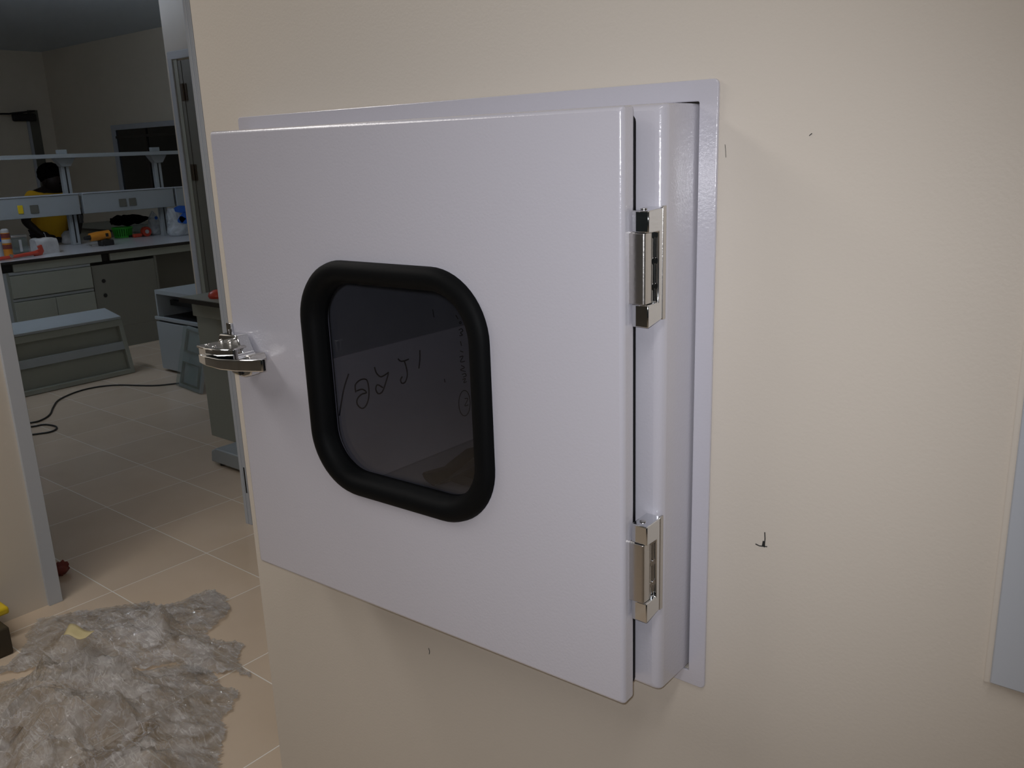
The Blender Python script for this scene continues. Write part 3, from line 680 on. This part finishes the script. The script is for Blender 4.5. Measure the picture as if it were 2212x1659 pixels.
# power drill with orange body
a, b_ = on(196, 531), on(240, 527)
dl = empty('power_drill', ((a.x+b_.x)/2, (a.y+b_.y)/2, ZB), 'orange and black cordless drill lying by the first shelf upright', 'drill')
X_ = a.x+0.12; D0, D1 = at(192, 530, 0, X_), at(241, 525, 0, X_)
obj('motor_body', MB().tube([(X_, D0.y+0.02, ZB+0.085), (X_, D0.y+0.10, ZB+0.09), (X_, D1.y-0.01, ZB+0.095)], [0.036, 0.040, 0.040], 14, sx=0.9), 'orange', dl)
obj('battery_pack', MB().box(X_-0.04, X_+0.04, D1.y-0.11, D1.y+0.01, ZB, ZB+0.052), 'black', dl, bevel=0.01)
obj('drill_grip', MB().tube([(X_, D1.y-0.05, ZB+0.088), (X_, D1.y-0.06, ZB+0.03)], [0.022, 0.026], 12), 'black', dl)
obj('chuck', MB().tube([(X_, D0.y+0.022, ZB+0.083), (X_, D0.y-0.03, ZB+0.08)], [0.024, 0.016], 14), 'black', dl)
obj('drill_vent', MB().box(X_+0.030, X_+0.037, D1.y-0.06, D1.y-0.035, ZB+0.08, ZB+0.11), 'black', dl)
# loose screws in front of the drill
for i in range(9):
    q = at(190+4.2*i, 531+random.uniform(-2, 1.5), 2, ZB); an = random.uniform(0, 3.14)
    dv = Vector((math.cos(an), math.sin(an), 0))*0.022
    s_ = MB().tube([q-dv+Vector((0,0,.005)), q+dv*0.7+Vector((0,0,.005)), q+dv*0.72+Vector((0,0,.005)), q+dv+Vector((0,0,.005))], [0.002, 0.003, 0.005, 0.005], 8)
    o = obj('screw', s_, 'satin'); tag(o, 'loose silver screw lying in front of the orange drill', 'screw', 'loose screws by the drill')
# green basket
gx = -8.62; a, b_ = at(245, 505, 0, gx), at(285, 502, 0, gx)
gy, gr = (a.y+b_.y)/2, (b_.y-a.y)/2
gb = MB()
sg = 26
for k in range(sg):
    t0, t1 = 2*math.pi*k/sg, 2*math.pi*(k+0.62)/sg
    for r_ in (1.0,):
        vs = []
        for z_, s_ in ((0.012, 0.86), (0.085, 1.0)):
            for t in (t0, t1): vs.append((gx+gr*s_*math.cos(t), gy+gr*s_*math.sin(t), ZB+z_))
            for t in (t1, t0): vs.append((gx+(gr*s_-0.004)*math.cos(t), gy+(gr*s_-0.004)*math.sin(t), ZB+z_))
        gb.add(vs, [(0,1,5,4),(1,2,6,5),(2,3,7,6),(3,0,4,7),(0,3,2,1),(4,5,6,7)])
gk = empty('green_basket', (gx, gy, ZB), 'round bright green slotted plastic basket under the black jacket', 'basket')
obj('basket_slats', gb, 'green', gk)
obj('basket_rim', MB().lathe([(gr*1.0, 0), (gr*1.05, 0.004), (gr*1.05, 0.016), (gr*0.98, 0.016), (gr*0.97, 0.0)], (gx, gy, ZB+0.084), 'z', 26), 'green', gk)
obj('basket_base', MB().lathe([(gr*0.86, 0), (gr*0.87, 0.014), (gr*0.8, 0.014)], (gx, gy, ZB), 'z', 26), 'green', gk)
# black jacket heaped on and behind the basket
jk = MB(); nj, ni = 20, 26; A0, A1 = at(240, 478, 0, gx-0.05), at(322, 476, 0, gx-0.05)
for i in range(ni+1):
    u = i/ni; yv = A0.y+(A1.y-A0.y)*u
    hgt = 0.105*(math.sin(math.pi*min(1, 0.12+u*0.95))**0.5)*(1-0.35*u)
    for j in range(nj+1):
        th = 2*math.pi*j/nj
        k = 1+0.38*noise.noise(Vector((u*6, math.cos(th)*1.5, math.sin(th)*1.5)))
        e = math.sin(math.pi*min(max(u, 0.04), 0.97))**0.4
        jk.v.append(Vector((gx-0.04+0.09*math.cos(th)*e*k, yv, ZB+0.160+0.035*u*0-0.0+0.055*math.sin(th)*e*k*(1.25-0.7*u))))
for i in range(ni):
    for j in range(nj): q = i*(nj+1)+j; jk.f.append((q, q+1, q+nj+2, q+nj+1))
o = obj('folded_jacket', jk, 'hair', smooth=60); tag(o, 'black folded jacket heaped on top of the green basket', 'jacket')
# grey cardboard box carrying the jacket end
a = at(290, 500, 0, -8.72); b_ = at(322, 470, 0, -8.72)
o = obj('parts_box', MB().box(-8.95, -8.72, a.y, b_.y+0.25, ZB, ZB+0.10), 'clearbox', bevel=0.006); tag(o, 'translucent grey parts box behind the red tape measure', 'box')
# black pliers
a, b_ = on(255, 511), on(312, 505)
pl = MB(); X_ = a.x+0.22
pl.tube([(X_, a.y, ZB+0.01), (X_+0.01, (a.y*0.6+b_.y*0.4), ZB+0.012), (X_, b_.y, ZB+0.01)], [0.010, 0.013, 0.007], 8, sx=1.6)
pl.tube([(X_+0.05, a.y+0.01, ZB+0.01), (X_+0.015, (a.y*0.6+b_.y*0.4), ZB+0.012)], [0.010, 0.010], 8)
o = obj('pliers', pl, 'black'); tag(o, 'black-handled pliers lying in front of the green basket', 'pliers')
# red and white tape roll
p = at(315, 498, 0, -8.45)
tp = empty('tape_roll', (-8.45, p.y, ZB), 'orange-red tape roll with white hub right of the green basket', 'tape')
obj('tape_ring', MB().lathe([(0.020, -0.02), (0.047, -0.02), (0.047, 0.02), (0.020, 0.02)], (-8.45, p.y, ZB+0.047), 'x', 26), 'red', tp)
obj('tape_hub', MB().lathe([(0.0195, -0.021), (0.0195, 0.024)], (-8.45, p.y, ZB+0.047), 'x', 20), 'whiteplastic', tp)
obj('tape_tail', MB().box(-8.47, -8.43, p.y-0.14, p.y-0.05, ZB, ZB+0.035), 'red', tp, bevel=0.01)
# blue/white bags and bottle on the right
def sack(name, cx, cy, w_, d_, h, mat, parent=None, seedv=0.0, neck=0.35):
    m = MB(); ns, nr = 28, 14
    for i in range(nr+1):
        t = i/nr
        prof_ = (1-0.12*t) if t < 0.7 else (0.92-(t-0.7)/0.3*(1-neck))
        prof_ *= min(1, 0.75+t*2)
        for j in range(ns):
            a_ = 2*math.pi*j/ns
            k = 1+0.16*noise.noise(Vector((math.cos(a_)*2+seedv, math.sin(a_)*2, t*4)))
            m.v.append(Vector((cx+d_/2*math.cos(a_)*prof_*k, cy+w_/2*math.sin(a_)*prof_*k, ZB+0.001+h*t)))
    for i in range(nr):
        for j in range(ns): q = i*ns+j; q2 = i*ns+(j+1) % ns; m.f.append((q, q2, q2+ns, q+ns))
    m.f.append(tuple(range(ns))[::-1]); m.f.append(tuple(nr*ns+j for j in range(ns)))
    return m
bp1, bp2 = at(362, 510, 0, -8.15), at(408, 447, 0, -8.15)
bg = empty('carrier_bag', (-8.15, (bp1.y+bp2.y)/2, ZB), 'white carrier bag with blue print at the right end of the bench', 'bag')
cy_, bw = (bp1.y+bp2.y)/2+0.01, (bp2.y-bp1.y)
hb_ = bp2.z-ZB
bgo = obj('bag_body', sack('b', -8.15, cy_, bw, 0.16, hb_, 'bagfilm', seedv=2.0, neck=0.8), 'bagfilm', bg, smooth=70)
def blob(cx, cy, cz, ry, rz, sd):
    m = MB(); ns = 20
    ring0 = []
    for j in range(ns):
        a_ = 2*math.pi*j/ns; k = 1+0.35*noise.noise(Vector((math.cos(a_)*1.5+sd, math.sin(a_)*1.5, sd)))
        ring0.append((cy+ry*math.cos(a_)*k, cz+rz*math.sin(a_)*k))
    m.prism(ring0, YZ, cx, cx+0.004); return m
for (fy, fz, ry, rz, sd) in ((0.15, 0.28, 0.06, 0.05, 1.1), (-0.10, 0.24, 0.04, 0.03, 5.3), (0.02, 0.62, 0.085, 0.035, 3.1)):
    obj('blue_print', blob(-8.15+0.086, cy_+fy*bw*0.6-0.01, ZB+hb_*(0.35+fz), ry, rz, sd), 'blue', bgo)
p = at(335, 500, 0, -8.5); p2 = at(338, 455, 0, -8.5)
wbp = empty('clear_bag', (-8.5, p.y, ZB), 'clear plastic bag standing beside the second shelf upright', 'bag')
wbo = obj('bag_body', sack('c', -8.5, p.y+0.0, 0.12, 0.10, p2.z-ZB, 'bagfilm', seedv=7.0, neck=0.15), 'bagfilm', wbp, smooth=70)
obj('blue_spot', blob(-8.5+0.052, p.y, ZB+(p2.z-ZB)*0.72, 0.016, 0.016, 2.0), 'blue', wbo)
# white bag next to the worker's hands
p = at(142, 527, 0, -8.6)
o = obj('plastic_bag', sack('d', -8.52, p.y, 0.13, 0.10, 0.12, 'whiteplastic', seedv=11.0, neck=0.5), 'whiteplastic', smooth=70, org=(-8.52, p.y, ZB)); tag(o, 'small crumpled white bag beside the hands of the person in yellow', 'bag')
# black tool hanging at the panel joint
p = at(174, 472, 0, XS+0.07)
hk = MB().box(XS+0.06, XS+0.09, p.y-0.018, p.y+0.016, p.z-0.04, p.z+0.03); o = obj('hanging_clip', hk, 'black', bevel=0.006); tag(o, 'small black clip hanging below the joint of the socket panels', 'clip')

# ------------------------------------------------------------------ the worker behind the bench
XPn = -8.98
def W(px, py, x): return at(px, py, 0, x)
def skin_mesh(name, verts, edges, radii, mat, parent, root=0, sub=2):
    o0 = ORG[parent.name]
    me = bpy.data.meshes.new(name); me.from_pydata([tuple(Vector(v)-o0) for v in verts], edges, []); me.update()
    o = bpy.data.objects.new(name, me); COL.objects.link(o); o.parent = parent; me.materials.append(M[mat]); ORG[o.name] = o0
    md = o.modifiers.new('skin', 'SKIN'); md.use_smooth_shade = True
    sl = me.skin_vertices[0].data
    for i, r_ in enumerate(radii):
        sl[i].radius = (r_, r_) if isinstance(r_, (int, float)) else r_
        sl[i].use_root = (i == root)
    sb = o.modifiers.new('sub', 'SUBSURF'); sb.levels = sub; sb.render_levels = sub
    return o
hc = W(114, 386, XPn)                       # head centre
sl_ = W(68, 428, XPn); sr_ = W(146, 421, XPn)
neck = W(105, 408, XPn-0.02); chest = W(106, 442, XPn-0.02); belly = W(112, 500, XPn-0.05)
per = empty('person', (XPn-0.1, chest.y, 0), 'dark-haired person in a yellow shirt bending over work behind the bench', 'person')
pel = Vector((XPn-0.10, chest.y+0.02, 0.92))
elb = W(54, 478, XPn+0.12); wri = W(97, 507, XPn+0.34); 
wri = Vector((-8.68, wri.y, 0.93)); hnd = Vector((-8.64, wri.y+0.10, 0.905))
elR = Vector((XPn+0.05, sr_.y+0.06, 1.08)); wrR = Vector((-8.76, sr_.y-0.06, 0.93)); hnR = Vector((-8.68, sr_.y-0.14, 0.905))
V = [pel, belly, chest, neck, hc+Vector((0.02,0,-0.07)), hc+Vector((-0.01,0,0.05)),
     sl_, elb, wri, hnd, sr_, elR, wrR, hnR,
     pel+Vector((0,-0.10,-0.06)), Vector((XPn-0.08, pel.y-0.11, 0.48)), Vector((XPn-0.12, pel.y-0.12, 0.07)), Vector((XPn+0.04, pel.y-0.13, 0.035)),
     pel+Vector((0,0.10,-0.06)), Vector((XPn-0.08, pel.y+0.11, 0.48)), Vector((XPn-0.12, pel.y+0.12, 0.07)), Vector((XPn+0.04, pel.y+0.13, 0.035))]
E_ = [(0,1),(1,2),(2,3),(3,4),(4,5),(2,6),(6,7),(7,8),(8,9),(2,10),(10,11),(11,12),(12,13),(0,14),(14,15),(15,16),(16,17),(0,18),(18,19),(19,20),(20,21)]
Rr = [(0.14,0.11),(0.13,0.10),(0.15,0.11),0.06,(0.10,0.085),(0.115,0.10), 0.07,0.045,0.030,0.030,0.07,0.045,0.030,0.030,
      0.085,0.062,0.04,0.035,0.085,0.062,0.04,0.035]
bodyp = skin_mesh('body', V, E_, Rr, 'skin', per)
# fingers
def fingers(base, fwd, side, name):
    vs, es, rs_ = [base], [], [0.020]
    for k, (off, L_) in enumerate(((-0.03, 0.055), (-0.011, 0.070), (0.009, 0.074), (0.028, 0.066))):
        a = base+fwd*0.025+side*off; b2 = a+fwd*L_*0.55+Vector((0,0,-0.006)); c2 = b2+fwd*L_*0.4+Vector((0,0,-0.02))
        i = len(vs); vs += [a, b2, c2]; es += [(0, i), (i, i+1), (i+1, i+2)]; rs_ += [0.010, 0.009, 0.007]
    i = len(vs); vs += [base+side*-0.035, base+side*-0.06+fwd*0.03+Vector((0,0,-0.01))]; es += [(0, i), (i, i+1)]; rs_ += [0.012, 0.009]
    return skin_mesh(name, vs, es, rs_, 'skin', per, 0, 1)
fingers(hnd, Vector((0.2, 0.97, -0.05)).normalized(), Vector((-0.97, 0.2, 0)), 'hand')
fingers(hnR, Vector((0.3, -0.95, -0.05)).normalized(), Vector((0.95, 0.3, 0)), 'hand')
# face details, hair, bracelet
def ball(c, rx, ry, rz, seg=24, rings=14, rough=0.0, sd=0.0, cut=None):
    m = MB(); c = Vector(c)
    for i in range(rings+1):
        ph = math.pi*i/rings
        for j in range(seg):
            th = 2*math.pi*j/seg
            d = Vector((math.sin(ph)*math.cos(th), math.sin(ph)*math.sin(th), math.cos(ph)))
            k = 1+rough*noise.noise(d*4+Vector((sd, 0, 0)))
            m.v.append(c+Vector((d.x*rx*k, d.y*ry*k, d.z*rz*k)))
    for i in range(rings):
        for j in range(seg):
            j2 = (j+1) % seg; m.f.append((i*seg+j, i*seg+j2, (i+1)*seg+j2, (i+1)*seg+j))
    return m
obj('hair', ball(hc+Vector((-0.02, -0.008, 0.045)), 0.118, 0.118, 0.108, rough=0.06), 'hair', per, smooth=80)
fdir = Vector((0.80, 0.45, -0.35)).normalized(); fs = Vector((-0.49, 0.87, 0)); fu = fdir.cross(fs)*-1
if fu.z < 0: fu = -fu
fc = hc+Vector((0, 0, -0.03))
head = obj('head', ball(fc, 0.104, 0.102, 0.128), 'skin', per, smooth=80)
obj('nose', ball(fc+fdir*0.105-fu*0.01, 0.016, 0.014, 0.022, 12, 8), 'skin', head, smooth=80)
obj('mouth', ball(fc+fdir*0.100-fu*0.052, 0.012, 0.026, 0.010, 12, 8), 'skin', head, smooth=80)
for s_ in (-1, 1):
    obj('eye', ball(fc+fdir*0.094+fs*0.034*s_+fu*0.02, 0.010, 0.012, 0.008, 10, 8), 'hair', head, smooth=80)
    obj('ear', ball(fc+fs*0.103*s_-fdir*0.005, 0.016, 0.012, 0.028, 12, 8), 'skin', head, smooth=80)
# shirt follows the torso and upper arms
sv = [pel+Vector((0,0,-0.02)), belly, chest+Vector((0,0,-0.01)), chest*0.45+neck*0.55+Vector((0,0,-0.015)), sl_, sl_*0.45+elb*0.55, sr_, sr_*0.45+elR*0.55]
skin_mesh('shirt', sv, [(0,1),(1,2),(2,3),(2,4),(4,5),(2,6),(6,7)], [(0.165,0.135),(0.155,0.125),(0.175,0.130),(0.085,0.08),0.088,0.068,0.088,0.068], 'shirt', per)
tv = [pel+Vector((0,0,-0.03)), V[14], V[15], V[16]+Vector((0,0,0.03)), V[18], V[19], V[20]+Vector((0,0,0.03))]
skin_mesh('trousers', tv, [(0,1),(1,2),(2,3),(0,4),(4,5),(5,6)], [(0.15,0.12), 0.10, 0.078, 0.062, 0.10, 0.078, 0.062], 'trouser', per)
obj('bracelet', MB().tube([wri+Vector((0.034*math.cos(a*0.6283), 0.006, 0.034*math.sin(a*0.6283))) for a in range(10)], 0.004, 6, closed=True), 'whiteplastic', per)

# ------------------------------------------------------------------ plastic wrap heap and things in it
def inside(p, poly):
    x, y = p; c = False; j = len(poly)-1
    for i in range(len(poly)):
        xi, yi = poly[i]; xj, yj = poly[j]
        if (yi > y) != (yj > y) and x < (xj-xi)*(y-yi)/(yj-yi)+xi: c = not c
        j = i
    return c
def edge_dist(p, poly):
    d = 9
    for i in range(len(poly)):
        a, b_ = Vector(poly[i]), Vector(poly[(i+1) % len(poly)]); q = Vector(p); ab = b_-a
        t = max(0, min(1, (q-a).dot(ab)/ab.length_squared)); d = min(d, (q-(a+ab*t)).length)
    return d
def film(poly, res, hmax, sd, base=0.004, fold=0.055, ang=0.6):
    xs = [p[0] for p in poly]; ys = [p[1] for p in poly]
    x0, x1, y0, y1 = min(xs), max(xs), min(ys), max(ys); nx, ny = int((x1-x0)/res)+1, int((y1-y0)/res)+1
    m = MB(); idx = {}
    for i in range(nx+1):
        for j in range(ny+1):
            x, y = x0+i*res, y0+j*res
            wob = Vector((x, y)) + Vector((noise.noise(Vector((x*7, y*7, sd))), noise.noise(Vector((x*7, y*7, sd+9)))))*0.05
            if not inside((wob.x, wob.y), poly): continue
            d = edge_dist((wob.x, wob.y), poly); e = min(1, d/0.22); e = e*e*(3-2*e)
            ca, sa = math.cos(ang), math.sin(ang); u, v = x*ca+y*sa, -x*sa+y*ca
            big = 0.5+0.5*noise.noise(Vector((x*2.1, y*2.1, sd)))
            wv = Vector((u*2.2, v*6.0, sd)) + 0.6*Vector((noise.noise(Vector((x*4, y*4, sd))), noise.noise(Vector((x*4, y*4, sd+4))), 0))
            ridge = 1-abs(noise.noise(wv))*2.2
            r2 = 1-abs(noise.noise(Vector((u*9, v*14, sd+3))))*2
            r3 = 1-abs(noise.noise(Vector((x*33, y*33, sd+5))))*2
            z = base + e*(hmax*big + fold*max(0, ridge)**2*1.0) + (0.25+0.75*e)*(0.020*max(0, r2)**1.5 + 0.007*max(0, r3)) + 0.012*abs(noise.noise(Vector((x*9, y*9, sd+7))))
            idx[(i, j)] = len(m.v); m.v.append(Vector((x+0.012*r2, y+0.012*r3, z)))
    for i in range(nx):
        for j in range(ny):
            q = [(i, j), (i+1, j), (i+1, j+1), (i, j+1)]
            if all(t in idx for t in q): m.f.append(tuple(idx[t] for t in q))
    return m
px = lambda x, y, z=0.05: tuple(at(x, y, 2, z))[:2]
polyA = [px(*p) for p in [(-70,1432),(-40,1412),(20,1408),(44,1385),(46,1345),(70,1312),(140,1300),(250,1290),(330,1285),(420,1262),(460,1260),(500,1290),(478,1315),(470,1340),(505,1370),(540,1450),(500,1440),(460,1425),(300,1412),(150,1425)]]
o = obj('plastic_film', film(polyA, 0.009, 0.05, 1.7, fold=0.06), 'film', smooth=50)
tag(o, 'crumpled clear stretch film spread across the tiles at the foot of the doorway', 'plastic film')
polyB = [px(*p) for p in [(-60,1460),(30,1435),(60,1432),(200,1428),(330,1418),(440,1430),(520,1470),(505,1490),(480,1560),(460,1640),(440,1760),(200,1900),(-150,1900)]]
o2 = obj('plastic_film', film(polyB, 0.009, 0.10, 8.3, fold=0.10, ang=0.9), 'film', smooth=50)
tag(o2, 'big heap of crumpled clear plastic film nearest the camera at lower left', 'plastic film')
# strip of tape stuck to the film
tb = MB(); c0 = [at(137, 1372, 2, 0.10), at(150, 1350, 2, 0.10), at(205, 1367, 2, 0.10), at(185, 1380, 2, 0.10)]
nn = 8
for i in range(nn+1):
    for j in range(5):
        u, v = i/nn, j/4
        p = (c0[0]*(1-u)+c0[3]*u)*(1-v)+(c0[1]*(1-u)+c0[2]*u)*v
        tb.v.append(p+Vector((0, 0, 0.006*math.sin(u*7)+0.004*v)))
for i in range(nn):
    for j in range(4): k = i*5+j; tb.f.append((k, k+1, k+6, k+5))
o = obj('masking_tape', tb, 'tape', smooth=60); md = o.modifiers.new('thick', 'SOLIDIFY'); md.thickness = 0.001
tag(o, 'folded piece of cream masking tape stuck on the clear film', 'tape')
# dark crate with yellow lid, against the left wall
p = at(20, 1400, 2, 0)
cr = empty('tool_crate', (-3.12, -0.06, 0), 'dark brown crate with a yellow lid under the film by the left wall', 'crate')
obj('crate_body', MB().box(-3.26, -3.03, -0.34, 0.045, 0.002, 0.10), 'darkwood', cr, bevel=0.006)
obj('yellow_lid', MB().box(-3.262, -3.12, -0.30, 0.085, 0.101, 0.128), 'yellow', cr, bevel=0.008)
# cardboard under the film
a = at(0, 1590, 2, 0.02)
o = obj('cardboard', MB().prism([px(-90, 1572, .01), px(50, 1566, .01), px(12, 1612, .01), px(-90, 1640, .01)], XY, 0.001, 0.007), 'card', bevel=0.001); tag(o, 'piece of brown cardboard showing between the film folds', 'cardboard')
o = obj('cardboard', MB().prism([px(140, 1665, .01), px(270, 1580, .01), px(330, 1545, .01), px(345, 1560, .01), px(250, 1640, .01), px(170, 1720, .01)], XY, 0.001, 0.005), 'card', bevel=0.001); tag(o, 'long brown cardboard strip under the film at the bottom edge', 'cardboard')
# brown scrap past the doorway
p = at(134, 1242, 2, 0)
o = obj('brown_scrap', ball((p.x, p.y, 0.028), 0.022, 0.03, 0.028, 16, 10, rough=0.6), 'brownlabel', smooth=60); tag(o, 'small red-brown scrap on the lab floor just past the doorway frame', 'scrap')
